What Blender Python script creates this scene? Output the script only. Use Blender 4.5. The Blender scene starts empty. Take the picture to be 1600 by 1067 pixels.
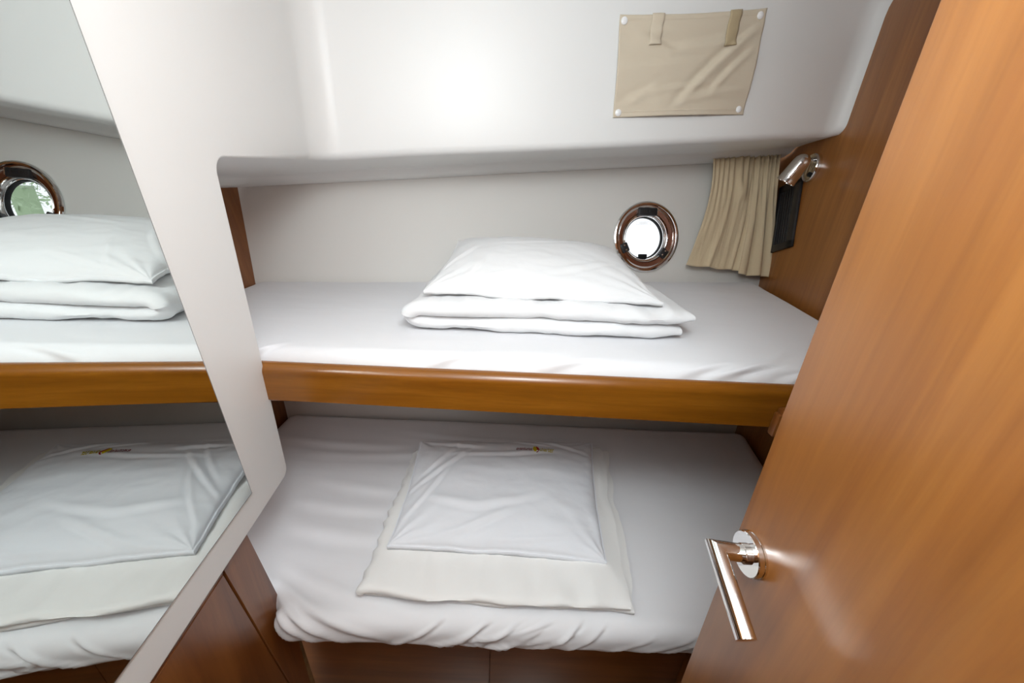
import bpy, bmesh, math, random
import numpy as np
from mathutils import Vector, Matrix, noise
C = bpy.context.scene.collection
S = bpy.context.scene
rad = math.radians

# ---------------------------------------------------------------- camera
th, ro = rad(23.83), rad(-2.4)
R0 = Vector((1, 0, 0)); U0 = Vector((0, math.sin(th), math.cos(th))); F = Vector((0, math.cos(th), -math.sin(th)))
RV = R0 * math.cos(ro) - U0 * math.sin(ro); UV = R0 * math.sin(ro) + U0 * math.cos(ro)
cam = bpy.data.objects.new('camera', bpy.data.cameras.new('camera')); C.objects.link(cam)
cam.matrix_world = Matrix(((RV.x, UV.x, -F.x, 0), (RV.y, UV.y, -F.y, 0), (RV.z, UV.z, -F.z, 1.47), (0, 0, 0, 1)))
cam.data.sensor_width = 36; cam.data.lens = 576 / 1600 * 36; cam.data.clip_start = 0.01
S.camera = cam
# ---------------------------------------------------------------- world, lights, exposure
w = bpy.data.worlds.new('overcast_sky'); S.world = w; w.use_nodes = True
bg = w.node_tree.nodes['Background']; bg.inputs[0].default_value = (0.93, 0.96, 1.0, 1); bg.inputs[1].default_value = 1.15
def area(name, loc, target, size, power, col=(1, 1, 1), shape='DISK'):
    l = bpy.data.lights.new(name, 'AREA'); l.shape = shape; l.size = size; l.energy = power; l.color = col
    o = bpy.data.objects.new(name, l); C.objects.link(o); o.location = loc
    o.rotation_euler = (Vector(target) - Vector(loc)).to_track_quat('-Z', 'Y').to_euler(); return o
pl = bpy.data.lights.new('ceiling_lamp_light', 'POINT'); pl.energy = 17; pl.shadow_soft_size = 0.14; pl.color = (0.885, 0.967, 1.0)
po = bpy.data.objects.new('ceiling_lamp_light', pl); C.objects.link(po); po.location = (0.06, 0.05, 1.85)
area('added_overhead_fill', (0.20, 0.30, 1.98), (0.20, 0.45, 0.0), 0.45, 0.9, (0.96, 0.98, 1.0), 'SQUARE')  # added fill above the cabin for the upper berth; no real hatch there
area('added_hull_fill', (0.0, -0.32, 1.93), (0.12, 1.35, 1.30), 0.50, 4.2, (0.95, 0.98, 1.0), 'SQUARE')  # added unseen fill, aimed to brighten the hull side and deckhead
S.view_settings.view_transform = 'Standard'; S.view_settings.look = 'None'
S.view_settings.gamma = 1; S.view_settings.use_curve_mapping = False
S.view_settings.exposure = 0.17

# ---------------------------------------------------------------- materials
def mat(name, col, rough=0.5, metal=0.0, spec=0.5, coat=0.0, sheen=0.0):
    m = bpy.data.materials.new(name); m.use_nodes = True
    b = m.node_tree.nodes['Principled BSDF']
    b.inputs['Base Color'].default_value = (*col, 1); b.inputs['Roughness'].default_value = rough
    b.inputs['Metallic'].default_value = metal; b.inputs['Specular IOR Level'].default_value = spec
    b.inputs['Coat Weight'].default_value = coat; b.inputs['Coat Roughness'].default_value = 0.30
    b.inputs['Sheen Weight'].default_value = sheen
    return m
def nd(m, t, **kw):
    n = m.node_tree.nodes.new(t)
    for k, v in kw.items():
        if k in n.inputs: n.inputs[k].default_value = v
        else: setattr(n, k, v)
    return n
def link(m, a, b): m.node_tree.links.new(a, b)
def coords(m, scale, rot=(0, 0, 0)):
    tc = nd(m, 'ShaderNodeTexCoord'); mp = nd(m, 'ShaderNodeMapping')
    mp.inputs['Scale'].default_value = scale; mp.inputs['Rotation'].default_value = rot
    link(m, tc.outputs['Object'], mp.inputs['Vector']); return mp.outputs['Vector']
def add_noise_color(m, stops, scale, vec, detail=4, rough=0.6, distortion=0.0):
    n = nd(m, 'ShaderNodeTexNoise', Scale=scale, Detail=detail, Roughness=rough, Distortion=distortion)
    link(m, vec, n.inputs['Vector'])
    r = nd(m, 'ShaderNodeValToRGB')
    e = r.color_ramp.elements
    while len(e) < len(stops): e.new(0.5)
    for el, (p, c) in zip(e, stops): el.position = p; el.color = (*c, 1)
    link(m, n.outputs['Fac'], r.inputs['Fac']); return r.outputs['Color']
def add_bump(m, scale, vec, strength, dist, detail=3, prev=None):
    n = nd(m, 'ShaderNodeTexNoise', Scale=scale, Detail=detail); link(m, vec, n.inputs['Vector'])
    b = nd(m, 'ShaderNodeBump', Strength=strength, Distance=dist); link(m, n.outputs['Fac'], b.inputs['Height'])
    if prev is not None: link(m, prev, b.inputs['Normal'])
    link(m, b.outputs['Normal'], m.node_tree.nodes['Principled BSDF'].inputs['Normal']); return b.outputs['Normal']
def wood(name, scale, dark, mid, light, rough=0.30, coat=0.25):
    m = mat(name, mid, rough, coat=coat)
    v = coords(m, scale)
    c1 = add_noise_color(m, [(0.28, dark), (0.5, mid), (0.74, light)], 1.0, v, 6, 0.62, 0.6)
    v2 = coords(m, tuple(3.3 * s for s in scale))
    c2 = add_noise_color(m, [(0.3, (0.80, 0.78, 0.76)), (0.62, (1.05, 1.05, 1.05))], 1.0, v2, 3, 0.7, 0.2)
    mx = nd(m, 'ShaderNodeMix', data_type='RGBA', blend_type='MULTIPLY'); mx.inputs[0].default_value = 0.6
    link(m, c1, mx.inputs[6]); link(m, c2, mx.inputs[7])
    link(m, mx.outputs[2], m.node_tree.nodes['Principled BSDF'].inputs['Base Color'])
    return m
D_, M_, L_ = (0.155, 0.047, 0.010), (0.225, 0.075, 0.016), (0.300, 0.110, 0.026)
wood_vert = wood('cherry_wood_upright_grain', (26, 26, 1.6), D_, M_, L_)
wood_door = wood('cherry_wood_door_grain', (22, 22, 1.3), (0.235, 0.078, 0.014), (0.310, 0.113, 0.021), (0.385, 0.155, 0.034), 0.36, 0.30)
wood_rail = wood('cherry_wood_rail_grain', (2.0, 24, 24), (0.19, 0.062, 0.004), (0.25, 0.088, 0.006), (0.315, 0.118, 0.011), 0.26, 0.35)
wood_dark = wood('cherry_wood_lengthwise_grain', (2.0, 24, 24), D_, M_, L_)  # same tones as the upright wood, grain running lengthwise
gel = mat('white_gelcoat', (0.81, 0.81, 0.80), 0.40, spec=0.5, coat=0.0)
add_bump(gel, 3.0, coords(gel, (1, 1, 1)), 0.05, 0.02, 1)
panel_white = mat('white_lacquered_panel', (0.80, 0.795, 0.78), 0.32)
liner = mat('cream_vinyl_hull_liner', (0.70, 0.685, 0.655), 0.6)
add_bump(liner, 420, coords(liner, (1, 1, 1)), 0.06, 0.001, 2)
def fabric(name, col, wr=0.25, sc=26, aniso=(1, 1, 1), sheen=0.1):
    m = mat(name, col, 0.85, spec=0.2, sheen=sheen)
    p = add_bump(m, sc, coords(m, aniso), wr, 0.006, 4)
    add_bump(m, 900, coords(m, (1, 1, 1)), 0.08, 0.0006, 2, p)
    return m
sheet = fabric('white_cotton_sheet', (0.765, 0.765, 0.785), 0.16, 11, (0.7, 1.6, 1))
cotton = fabric('white_cotton_cover', (0.785, 0.79, 0.80), 0.22, 16)
cotton_b = fabric('cool_white_pillowcase', (0.78, 0.80, 0.84), 0.28, 13, (1, 1.2, 1))
ivory = fabric('warm_white_duvet_cover', (0.82, 0.815, 0.80), 0.25, 15)
beige = fabric('beige_cotton', (0.66, 0.54, 0.36), 0.25, 22, (0.6, 1, 1.6))
beige_d = fabric('beige_cotton_strap', (0.47, 0.375, 0.235), 0.2, 30)
beige_p = fabric('pale_beige_cotton', (0.64, 0.555, 0.435), 0.30, 14, (0.7, 1, 2.2))
chrome = mat('polished_chrome', (0.82, 0.81, 0.80), 0.06, 1.0)
flange_m = mat('brown_tinted_steel', (0.36, 0.22, 0.18), 0.14, 1.0)  # steel given a brown tint, for the porthole flange
satin = mat('satin_steel', (0.70, 0.66, 0.63), 0.16, 1.0)
black = mat('black_plastic', (0.016, 0.016, 0.018), 0.45)
rubber = mat('black_rubber', (0.010, 0.010, 0.010), 0.7, spec=0.2)
mirror_m = mat('mirror_silver', (0.80, 0.845, 0.83), 0.0, 1.0)
edge_m = mat('ground_glass_edge', (0.42, 0.44, 0.43), 0.25, 0.5)
snap_m = mat('white_plastic_snap', (0.88, 0.88, 0.88), 0.3)
red_t = mat('dark_red_thread', (0.24, 0.006, 0.020), 0.7)
yel_t = mat('yellow_thread', (0.52, 0.42, 0.02), 0.7)
yel_b = mat('bright_yellow_thread', (0.70, 0.55, 0.01), 0.7)
red_b = mat('bright_red_thread', (0.38, 0.008, 0.006), 0.7)
stick_m = mat('pale_grey_sticker', (0.62, 0.64, 0.66), 0.5)
glass = mat('clear_glass', (1, 1, 1), 0.0); gb = glass.node_tree.nodes['Principled BSDF']
gb.inputs['Transmission Weight'].default_value = 1.0; gb.inputs['IOR'].default_value = 1.02
floor_m = wood('teak_floor_boards', (30, 1.6, 30), (0.10, 0.045, 0.015), (0.16, 0.075, 0.026), (0.22, 0.11, 0.04))
quay_m = mat('pale_concrete', (0.62, 0.62, 0.60), 0.9); add_bump(quay_m, 8, coords(quay_m, (1, 1, 1)), 0.3, 0.01)
leaf_m = mat('pale_green_leaves', (0.36, 0.46, 0.30), 0.7)
navy_m = mat('navy_fabric', (0.05, 0.07, 0.16), 0.7)
hullw = mat('white_boat_paint', (0.85, 0.86, 0.88), 0.3)

# ---------------------------------------------------------------- object helpers
def mesh(name, V, Fc, m=None, parent=None, smooth=True, sharp=None, loc=None):
    me = bpy.data.meshes.new(name); me.from_pydata([tuple(v) for v in V], [], [tuple(f) for f in Fc]); me.validate()
    bm = bmesh.new(); bm.from_mesh(me); bmesh.ops.recalc_face_normals(bm, faces=bm.faces); bm.to_mesh(me); bm.free()
    return fin(name, me, m, parent, smooth, sharp)
def fin(name, me, m, parent=None, smooth=True, sharp=None):
    if smooth:
        me.polygons.foreach_set('use_smooth', [True] * len(me.polygons))
        if sharp: me.set_sharp_from_angle(angle=rad(sharp))
    o = bpy.data.objects.new(name, me); C.objects.link(o)
    if m: me.materials.append(m)
    if parent:
        o.parent = parent
        o.matrix_parent_inverse = Matrix.Translation(-Vector(parent.location))
    return o
def bmo(name, bm, m, parent=None, smooth=True, sharp=35):
    bmesh.ops.recalc_face_normals(bm, faces=bm.faces)
    me = bpy.data.meshes.new(name); bm.to_mesh(me); bm.free(); return fin(name, me, m, parent, smooth, sharp)
def tag(o, label=None, cat=None, group=None, kind=None):
    if label: o['label'] = label
    if cat: o['category'] = cat
    if group: o['group'] = group
    if kind: o['kind'] = kind
    return o
def empty(name, loc, label, cat, group=None):
    o = bpy.data.objects.new(name, None); C.objects.link(o); o.location = loc; o.empty_display_size = 0.05
    return tag(o, label, cat, group)
def frame(o, x, y, z):   # matrix from origin and axes
    return Matrix(((x[0], y[0], z[0], o[0]), (x[1], y[1], z[1], o[1]), (x[2], y[2], z[2], o[2]), (0, 0, 0, 1)))
def add_box(bm, lo, hi, r=0.0, seg=2, M=None):
    res = bmesh.ops.create_cube(bm, size=1); vs = res['verts']
    for v in vs:
        v.co = Vector([lo[i] + (v.co[i] + 0.5) * (hi[i] - lo[i]) for i in range(3)])
    if r > 0:
        es = list({e for v in vs for e in v.link_edges})
        rr = bmesh.ops.bevel(bm, geom=vs + es, offset=r, segments=seg, profile=0.5, affect='EDGES')
        vs = [v for v in rr['verts'] if v.is_valid] + [v for v in vs if v.is_valid]
        vs = list(set(vs)); 
    if M is not None:
        allv = set(vs)
        for v in allv: v.co = M @ v.co
    return vs
def box(name, lo, hi, m, parent=None, r=0.004, seg=2, M=None):
    bm = bmesh.new(); add_box(bm, lo, hi, r, seg)
    if M is not None: bm.transform(M)
    return bmo(name, bm, m, parent)
def lathe(name, prof, m, parent=None, M=None, n=64, sharp=35, closed=False, bm=None):
    V = []; Fc = []
    k = len(prof)
    for i in range(n):
        a = 2 * math.pi * i / n
        for r, z in prof: V.append(Vector((r * math.cos(a), r * math.sin(a), z)))
    for i in range(n):
        j = (i + 1) % n
        for q in range(k if closed else k - 1):
            q2 = (q + 1) % k
            Fc.append((i * k + q, j * k + q, j * k + q2, i * k + q2))
    b = bmesh.new(); vs = [b.verts.new(v) for v in V]
    for f in Fc: b.faces.new([vs[i] for i in f])
    bmesh.ops.remove_doubles(b, verts=b.verts, dist=1e-6)
    if M is not None: b.transform(M)
    return bmo(name, b, m, parent, True, sharp)
def tube(name, pts, rs, m, parent=None, n=24, caps=True, sharp=35, flat=1.0):
    """sweep a ring along a polyline, mitred at every corner"""
    pts = [Vector(p) for p in pts]
    if not hasattr(rs, '__len__'): rs = [rs] * len(pts)
    ds = [(pts[i + 1] - pts[i]).normalized() for i in range(len(pts) - 1)]
    u = ds[0].orthogonal().normalized(); V = []; Fc = []
    for i, p in enumerate(pts):
        din = ds[max(i - 1, 0)]; dout = ds[min(i, len(ds) - 1)]
        nrm = (din + dout).normalized()
        if i > 0:
            q = ds[i - 1].rotation_difference(dout) if i < len(ds) else None
        uu = (u - din * u.dot(din)).normalized(); vv = din.cross(uu)
        for k in range(n):
            a = 2 * math.pi * k / n
            off = uu * math.cos(a) * rs[i] + vv * math.sin(a) * rs[i] * flat
            t = -off.dot(nrm) / din.dot(nrm)
            V.append(p + off + din * t)
        if i < len(ds): u = din.rotation_difference(dout) @ uu
    for i in range(len(pts) - 1):
        for k in range(n):
            k2 = (k + 1) % n; Fc.append((i * n + k, i * n + k2, (i + 1) * n + k2, (i + 1) * n + k))
    if caps:
        Fc.append(tuple(range(n - 1, -1, -1))); Fc.append(tuple((len(pts) - 1) * n + k for k in range(n)))
    return mesh(name, V, Fc, m, parent, True, sharp)
def fbm(x, y, z, o=4):
    return noise.fractal(Vector((x, y, z)), 1.0, 2.0, o)
def ridge(x, y, z):
    return 1 - abs(noise.noise(Vector((x, y, z)))) * 2
def fold(px, py, f):
    """height of a crease along a segment: (x0,y0,x1,y1,width,amp)"""
    x0, y0, x1, y1, wd, am = f
    dx, dy = x1 - x0, y1 - y0; L = math.hypot(dx, dy)
    t = ((px - x0) * dx + (py - y0) * dy) / (L * L)
    if t < -0.3 or t > 1.3: return 0.0
    d = ((px - x0) * dy - (py - y0) * dx) / L
    d += 0.12 * L * (t - 0.5) ** 2 - 0.03 * L
    e = math.exp(-max(0, -t, t - 1) ** 2 * 40) * math.sin(min(max((t + .3) / 1.6, 0), 1) * math.pi)
    g = d / wd
    return am * e * (math.exp(-g * g) - 0.75 * math.exp(-(g - 1.2) ** 2 * 1.4))
def normals_displace(o, fn):
    me = o.data
    ns = [v.normal.copy() for v in me.vertices]
    for v, n in zip(me.vertices, ns): v.co = v.co + n * fn(v.co, n)
    me.update()

# ================================================================= SETTING
# basis of the panel / mirror plane: a runs into the cabin, b up, c out of the panel into the cabin
O = Vector((-0.4575, 0, 0)); e1 = Vector((-0.0970, 0.9953, 0.0)); e2 = Vector((0.0238, 0.0023, 0.9997)); NP = Vector((0.995, 0.0969, -0.0239))
PM = frame(O, e1, e2, NP)
def pp(a, b, c=0.0): return PM @ Vector((a, b, c))
def poly_slab(name, outline, c0, c1, m, parent=None, bev=0.0, M=PM, seg=3, keep=None):
    bm = bmesh.new()
    vs = [bm.verts.new((a, b, c0)) for a, b in outline]; bm.faces.new(vs)
    ex = bmesh.ops.extrude_face_region(bm, geom=bm.faces[:])
    for g in ex['geom']:
        if isinstance(g, bmesh.types.BMVert): g.co.z = c1
    bmesh.ops.recalc_face_normals(bm, faces=bm.faces)
    if bev:
        es = [e for e in bm.edges if abs(e.verts[0].co.z - c1) < 1e-6 and abs(e.verts[1].co.z - c1) < 1e-6]
        if keep: es = [e for e in es if keep(e)]
        bmesh.ops.bevel(bm, geom=es, offset=bev, segments=seg, profile=0.5, affect='EDGES')
    bm.transform(M)
    o = bmo(name, bm, m, parent, True, 50); zz = M.col[2].xyz
    for p in o.data.polygons:
        if abs(p.normal.dot(zz)) > 0.9995: p.use_smooth = False
    return o
def arc(cx, cy, r, a0, a1, n=8):
    return [(cx + r * math.cos(rad(a0 + (a1 - a0) * i / n)), cy + r * math.sin(rad(a0 + (a1 - a0) * i / n))) for i in range(n + 1)]
# left wall panel: bottom edge z .835, aft edge .646, rounded corner of the berth opening on top
ol = [(-0.75, 0.835)] + arc(0.646 - 0.022, 0.835 + 0.022, 0.022, -90, 0) + arc(0.646 + 0.026, 1.4835 - 0.026, 0.026, 180, 90, 8) + [(0.672, 2.02), (-0.75, 2.02)]
wl = poly_slab('wall_left', ol, -0.022, 0.0, gel, None, 0.004, keep=lambda e: min(v.co.x for v in e.verts) < 0.6715)
tag(wl, 'white lacquered wall panel carrying the mirror', 'wall', kind='structure')

# moulded white deckhead: sweep of a profile along a path in plan
SL = 0.155
def zedge(x): return float(np.interp(x, [-0.52, -0.34, -0.02, 0.26, 0.82, 0.90, 0.96], [1.4915, 1.510, 1.536, 1.560, 1.612, 1.617, 1.640]))
path = []                                           # (x, y, nx, ny, ztop_edge, left?)
for i in range(8):
    a = 0.672 + (0.985 - 0.672) * i / 7; p = pp(a, 1.49); path.append((p.x, p.y, -NP.x, -NP.y, 1.4835 + 0.008 * i / 7, 1.0))
fdir = Vector((1, SL)).normalized(); fn = Vector((-fdir.y, fdir.x))     # outward = +y
ld = Vector((e1.x, e1.y)).normalized(); ln = Vector((-NP.x, -NP.y)).normalized()
def line_x(p, d, q, e):
    t = ((q.x - p.x) * e.y - (q.y - p.y) * e.x) / (d.x * e.y - d.y * e.x); return p + d * t
Pl = Vector((path[-1][0], path[-1][1])); Pf = Vector((-0.05, 1.140))
K = line_x(Pl, ld, Pf, fdir)
r1 = 0.075
cen = line_x(Pl - ln * r1, ld, Pf - fn * r1, fdir)
a0 = math.atan2(ln.y, ln.x); a1_ = math.atan2(fn.y, fn.x)
if a0 < 0: a0 += 2 * math.pi
for i in range(1, 15):
    a = a0 + (a1_ - a0) * i / 15; n = Vector((math.cos(a), math.sin(a)))
    p = cen + n * r1; path.append((p.x, p.y, n.x, n.y, zedge(p.x), 1 - i / 15))
x0 = path[-1][0]
XW = 0.952
r2 = 0.05
for i in range(1, 41):
    x = x0 + (0.905 - x0) * i / 40; y = Pf.y + SL * (x - Pf.x); path.append((x, y, fn.x, fn.y, zedge(x), 0.0))
pe = Vector(path[-1][:2]); ce = pe - fn * r2
for i in range(1, 13):
    a = a1_ - rad(83) * i / 12; n = Vector((math.cos(a), math.sin(a))); p = ce + n * r2
    path.append((p.x, p.y, n.x, n.y, zedge(0.905) + 0.022 * (i / 12) ** 2, 0.0))
hullline = [(-0.88, 1.2495, 1.412), (-0.797, 1.2652, 1.4194), (-0.3666, 1.3473, 1.4546), (-0.0246, 1.4135, 1.4861), (0.3212, 1.4799, 1.5159), (0.6941, 1.5515, 1.548), (1.0274, 1.6166, 1.5808)]
HX = [h[0] for h in hullline]
def target(x, y, nx, ny, left, k):
    if k < 8:                                        # left wall part: underside runs to the end bulkhead
        return (-0.88, y + (1.2495 - y) * 0.0 + 0.0, 1.412)
    if k < 23:                                       # fan around the corner
        f = (k - 7) / 15.0
        if f < 0.5:
            y0_ = path[7][1]; return (-0.88, y0_ + (1.2495 - y0_) * f * 2, 1.412)
        xx = -0.88 + (path[22][0] + 0.0 + 0.88) * (f - 0.5) * 2
    else: xx = min(x + 0.04 * min(1, (k - 22) / 30), 1.02)
    return (xx, float(np.interp(xx, HX, [h[1] for h in hullline])), float(np.interp(xx, HX, [h[2] for h in hullline])))
prof_rows = []
V = []; nrow = None
for k, (x, y, nx, ny, zb, lf) in enumerate(path):
    row = []
    sh = lambda z: 0.0238 * (z - 1.49) * lf
    sy_ = lambda z: 0.0023 * (z - 1.49) * lf
    rf = 0.10; zc = 2.0
    row.append((x - nx * 0.30, y - ny * 0.30, zc)); row.append((x - nx * 0.18, y - ny * 0.18, zc))
    for i in range(9):
        a = rad(90 * i / 8); d = rf * (1 - math.sin(a)); zq = zc - rf + rf * math.cos(a); row.append((x - nx * d + sh(zq), y - ny * d + sy_(zq), zq))
    zr = 0.004 + 0.018 * min(1, k / 9.0) ** 1.5
    for i in range(1, 9):
        z = (zc - rf) + (zb + zr - (zc - rf)) * i / 8; row.append((x + sh(z), y + sy_(z), z))
    for i in range(1, 8):
        a = rad(80 * i / 7); d = zr * (1 - math.cos(a)); row.append((x + nx * d, y + ny * d, zb + zr - zr * math.sin(a)))
    bx, by, bz = row[-1]
    tx, ty, tz = target(x, y, nx, ny, lf, k)
    lip = max(0.012, min(0.034, bz - tz - 0.008))
    for f, dz in ((0.12, 0), (0.3, 0), (0.5, 0), (0.66, 0), (0.72, 0), (0.76, 0.18), (0.80, 0.5), (0.90, 0.85), (0.985, 1.0)):
        q = f; zz = bz + (tz + lip - bz) * min(1, f / 0.72) - lip * dz
        row.append((bx + (tx - bx) * q, by + (ty - by) * q, zz))
    row.append((tx, ty, tz)); row.append((tx, ty + 0.004, tz + 0.012))
    nrow = len(row); V += row
Fc = []
for k in range(len(path) - 1):
    for i in range(nrow - 1):
        Fc.append((k * nrow + i, (k + 1) * nrow + i, (k + 1) * nrow + i + 1, k * nrow + i + 1))
b0 = len(V); V += [(-0.95, -0.75, 2.004), (1.05, -0.75, 2.004), (1.05, 1.12, 2.004), (-0.95, 1.12, 2.004)]; Fc.append((b0, b0 + 1, b0 + 2, b0 + 3))
tag(mesh('ceiling', V, Fc, gel, None, True, 60), 'glossy white moulded deckhead overhanging the berth', 'ceiling', kind='structure')

# hull side (back wall) with a round hole for the porthole
HN = Vector((0.1588, -0.9491, 0.2719)).normalized()          # into the cabin
hx = Vector((-HN.y, HN.x, 0)).normalized(); hz = hx.cross(-HN).normalized()
if hz.z < 0: hz = -hz
HC = Vector((0.4887, 1.4420, 1.2857)); HM = frame(HC, hx, hz, HN)
def hull(p, q, c=0.0): return HM @ Vector((p, q, c))
n = 96; rect = (-1.55, -0.275, 0.60, 0.46)
V = []; Fc = []
for i in range(n):
    a = 2 * math.pi * i / n; ca, sa = math.cos(a), math.sin(a)
    t = min((rect[2] if ca > 0 else -rect[0]) / max(abs(ca), 1e-9), (rect[3] if sa > 0 else -rect[1]) / max(abs(sa), 1e-9))
    V.append(hull(0.106 * ca, 0.106 * sa)); V.append(hull(0.15 * ca, 0.15 * sa)); V.append(hull(t * ca, t * sa))
for i in range(n):
    j = (i + 1) % n
    Fc += [(3 * i, 3 * j, 3 * j + 1, 3 * i + 1), (3 * i + 1, 3 * j + 1, 3 * j + 2, 3 * i + 2)]
b0 = len(V)
for p, q in ((rect[0], rect[1]), (rect[2], rect[1]), (rect[0], rect[3]), (rect[2], rect[3])): V.append(hull(p, q))
V += [(-1.0, 1.205, 0.85), (1.1, 1.31, 0.85), (-1.0, 1.195, 0.0), (1.1, 1.27, 0.0)]
Fc += [(b0, b0 + 1, b0 + 5, b0 + 4), (b0 + 4, b0 + 5, b0 + 7, b0 + 6)]
corner_idx = {}
wb = mesh('wall_back', V, Fc, liner, None, False)
tag(wb, 'cream lined hull side behind both berths', 'wall', kind='structure')

# right bulkhead
WP = Vector((0.924, 1.0643, 1.134)); WNn = Vector((-0.9873, 0.1586, 0)); we = Vector((0.1586, 0.9873, 0)); WM = frame(WP, we, Vector((0, 0, 1)), WNn)
def wall(p, q, c=0.0): return WM @ Vector((p, q, c))
poly = [(-1.86, -1.134), (0.62, -1.134), (0.62, 0.75), (-0.55, 0.95), (-1.86, 0.95)]
tag(poly_slab('wall_right', poly, -0.02, 0.0, wood_door, None, 0, WM), 'cherry wood bulkhead at the right end of the berths', 'wall', kind='structure')
# left end bulkhead inside the berth
BM = frame(Vector((-0.852, 1.0, 1.134)), Vector((0, 1, 0)), Vector((-0.126, 0, 0.992)), Vector((0.992, 0, 0.126)))
tag(poly_slab('wall_left_end', [(-0.40, -0.13), (0.32, -0.13), (0.32, 0.42), (-0.40, 0.42)], -0.02, 0.0, wood_vert, None, 0, BM), 'narrow strip of cherry wood bulkhead at the left end of the upper berth', 'wall', kind='structure')
tag(box('wall_left_low', (-0.90, 0.55, 0.0), (-0.88, 1.25, 1.00), wood_vert, None, 0), 'dark wood bulkhead at the left end of the lower berth', 'wall', kind='structure')
tag(box('floor', (-1.0, -0.75, -0.03), (1.1, 1.3, 0.0), floor_m, None, 0), 'teak cabin sole', 'floor', kind='structure')

tag(box('wall_front', (-1.0, -0.78, 0.0), (1.1, -0.75, 2.05), wood_vert, None, 0), 'cherry wood bulkhead opposite the berths', 'wall', kind='structure')
# ---------------------------------------------------------------- porthole
win = empty('window_1', tuple(HC), 'round chrome porthole in the hull side right of the upper pillow', 'window'); win['kind'] = 'structure'
lathe('rim', [(0.1085, -0.03), (0.1085, 0.004), (0.119, 0.0005), (0.1285, 0.0015), (0.1300, 0.005), (0.1285, 0.0085), (0.124, 0.0105), (0.1195, 0.0085), (0.1185, 0.006)], chrome, win, HM, 128)
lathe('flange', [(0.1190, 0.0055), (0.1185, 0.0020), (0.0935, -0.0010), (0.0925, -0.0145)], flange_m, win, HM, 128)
lathe('glass_frame', [(0.0930, -0.0150), (0.0925, -0.004), (0.0900, -0.0015), (0.0870, -0.0030), (0.0850, -0.008), (0.0820, -0.006), (0.0795, -0.0085), (0.0765, -0.016), (0.0765, -0.03)], chrome, win, HM, 128)
lathe('gasket', [(0.0772, -0.016), (0.0745, -0.015), (0.0738, -0.022), (0.0745, -0.03)], rubber, win, HM, 96)
lathe('pane', [(0.0, -0.0235), (0.0752, -0.0235), (0.0752, -0.0275), (0.0, -0.0275)], glass, win, HM, 96)
bm = bmesh.new()
add_box(bm, (-0.037, 0.078, -0.010), (0.037, 0.107, 0.010), 0.004)
for i in range(6):
    x = -0.024 + i * 0.0096; add_box(bm, (x - 0.0006, 0.0905, 0.0095), (x + 0.0006, 0.099, 0.0112), 0)
bm.transform(HM); hg = bmo('hinge', bm, black, win)
bm = bmesh.new(); add_box(bm, (0.0375, 0.083, -0.008), (0.0415, 0.106, 0.008), 0.001); bm.transform(HM); bmo('hinge_pin', bm, chrome, win)
for ang, nm in ((-38, 'latch'), (205, 'latch')):
    bm = bmesh.new(); add_box(bm, (0.078, -0.017, -0.012), (0.108, 0.017, 0.008), 0.004)
    bm.transform(Matrix.Rotation(rad(ang), 4, 'Z')); bm.transform(HM); la = bmo(nm, bm, black, win)
    for sy in (-0.0105, 0.0105):
        Mx = HM @ Matrix.Rotation(rad(ang), 4, 'Z') @ Matrix.Translation((0.092, sy * 0.85, 0.008))
        lathe('screw', [(0, 0.0018), (0.0026, 0.0016), (0.0036, 0.0), (0.0036, -0.001)], chrome, la, Mx, 20)
bm = bmesh.new()
for q0, q1, p0, p1 in ((0.0510, 0.0518, -0.030, 0.030), (0.0608, 0.0616, -0.030, 0.030), (0.0510, 0.0616, -0.030, -0.0292), (0.0510, 0.0616, 0.0292, 0.030), (0.0555, 0.0568, -0.017, 0.017)):
    add_box(bm, (p0, q0, -0.0232), (p1, q1, -0.0226), 0)
bm.transform(HM); bmo('sticker', bm, stick_m, win)
bm = bmesh.new(); add_box(bm, (-0.017, -0.0745, -0.024), (0.016, -0.060, -0.012), 0.003); bm.transform(HM); bmo('stop_block', bm, rubber, win)

# ================================================================= FABRIC BUILDERS
def axis_pts(h0, h1, r, n, m=9):
    a = list(h0 + r * (1 - np.cos(np.linspace(0, math.pi / 2, m + 1))) ** 1.0)
    b = list(np.linspace(h0 + r, h1 - r, n))[1:-1]
    c = list(h1 - r * (1 - np.cos(np.linspace(math.pi / 2, 0, m + 1))))
    return a + b + c
def cushion(name, W, Dp, z0, z1, r, mp, disp, m, parent=None, nx=150, ny=70):
    xs = axis_pts(0, W, r, nx); ys = axis_pts(0, Dp, r, ny); zs = axis_pts(z0, z1, r * 0.999, 3)
    nX, nY, nZ = len(xs), len(ys), len(zs); idx = {}; V = []
    def vid(i, j, k):
        key = (i, j, k)
        if key not in idx:
            p = np.array([xs[i], ys[j], zs[k]])
            inn = np.clip(p, [r, r, z0 + r], [W - r, Dp - r, z1 - r]); d = p - inn; l = np.linalg.norm(d)
            q = inn + d / l * r if l > 1e-9 else p
            idx[key] = len(V); V.append(q)
        return idx[key]
    Fc = []
    for i in range(nX - 1):
        for j in range(nY - 1):
            for k in (0, nZ - 1): Fc.append((vid(i, j, k), vid(i + 1, j, k), vid(i + 1, j + 1, k), vid(i, j + 1, k)))
    for i in range(nX - 1):
        for k in range(nZ - 1):
            for j in (0, nY - 1): Fc.append((vid(i, j, k), vid(i + 1, j, k), vid(i + 1, j, k + 1), vid(i, j, k + 1)))
    for j in range(nY - 1):
        for k in range(nZ - 1):
            for i in (0, nX - 1): Fc.append((vid(i, j, k), vid(i, j + 1, k), vid(i, j + 1, k + 1), vid(i, j, k + 1)))
    V2 = [mp(v[0] / W, v[1] / Dp, v[2]) for v in V]
    o = mesh(name, V2, Fc, m, parent, True)
    normals_displace(o, disp)
    return o

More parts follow.
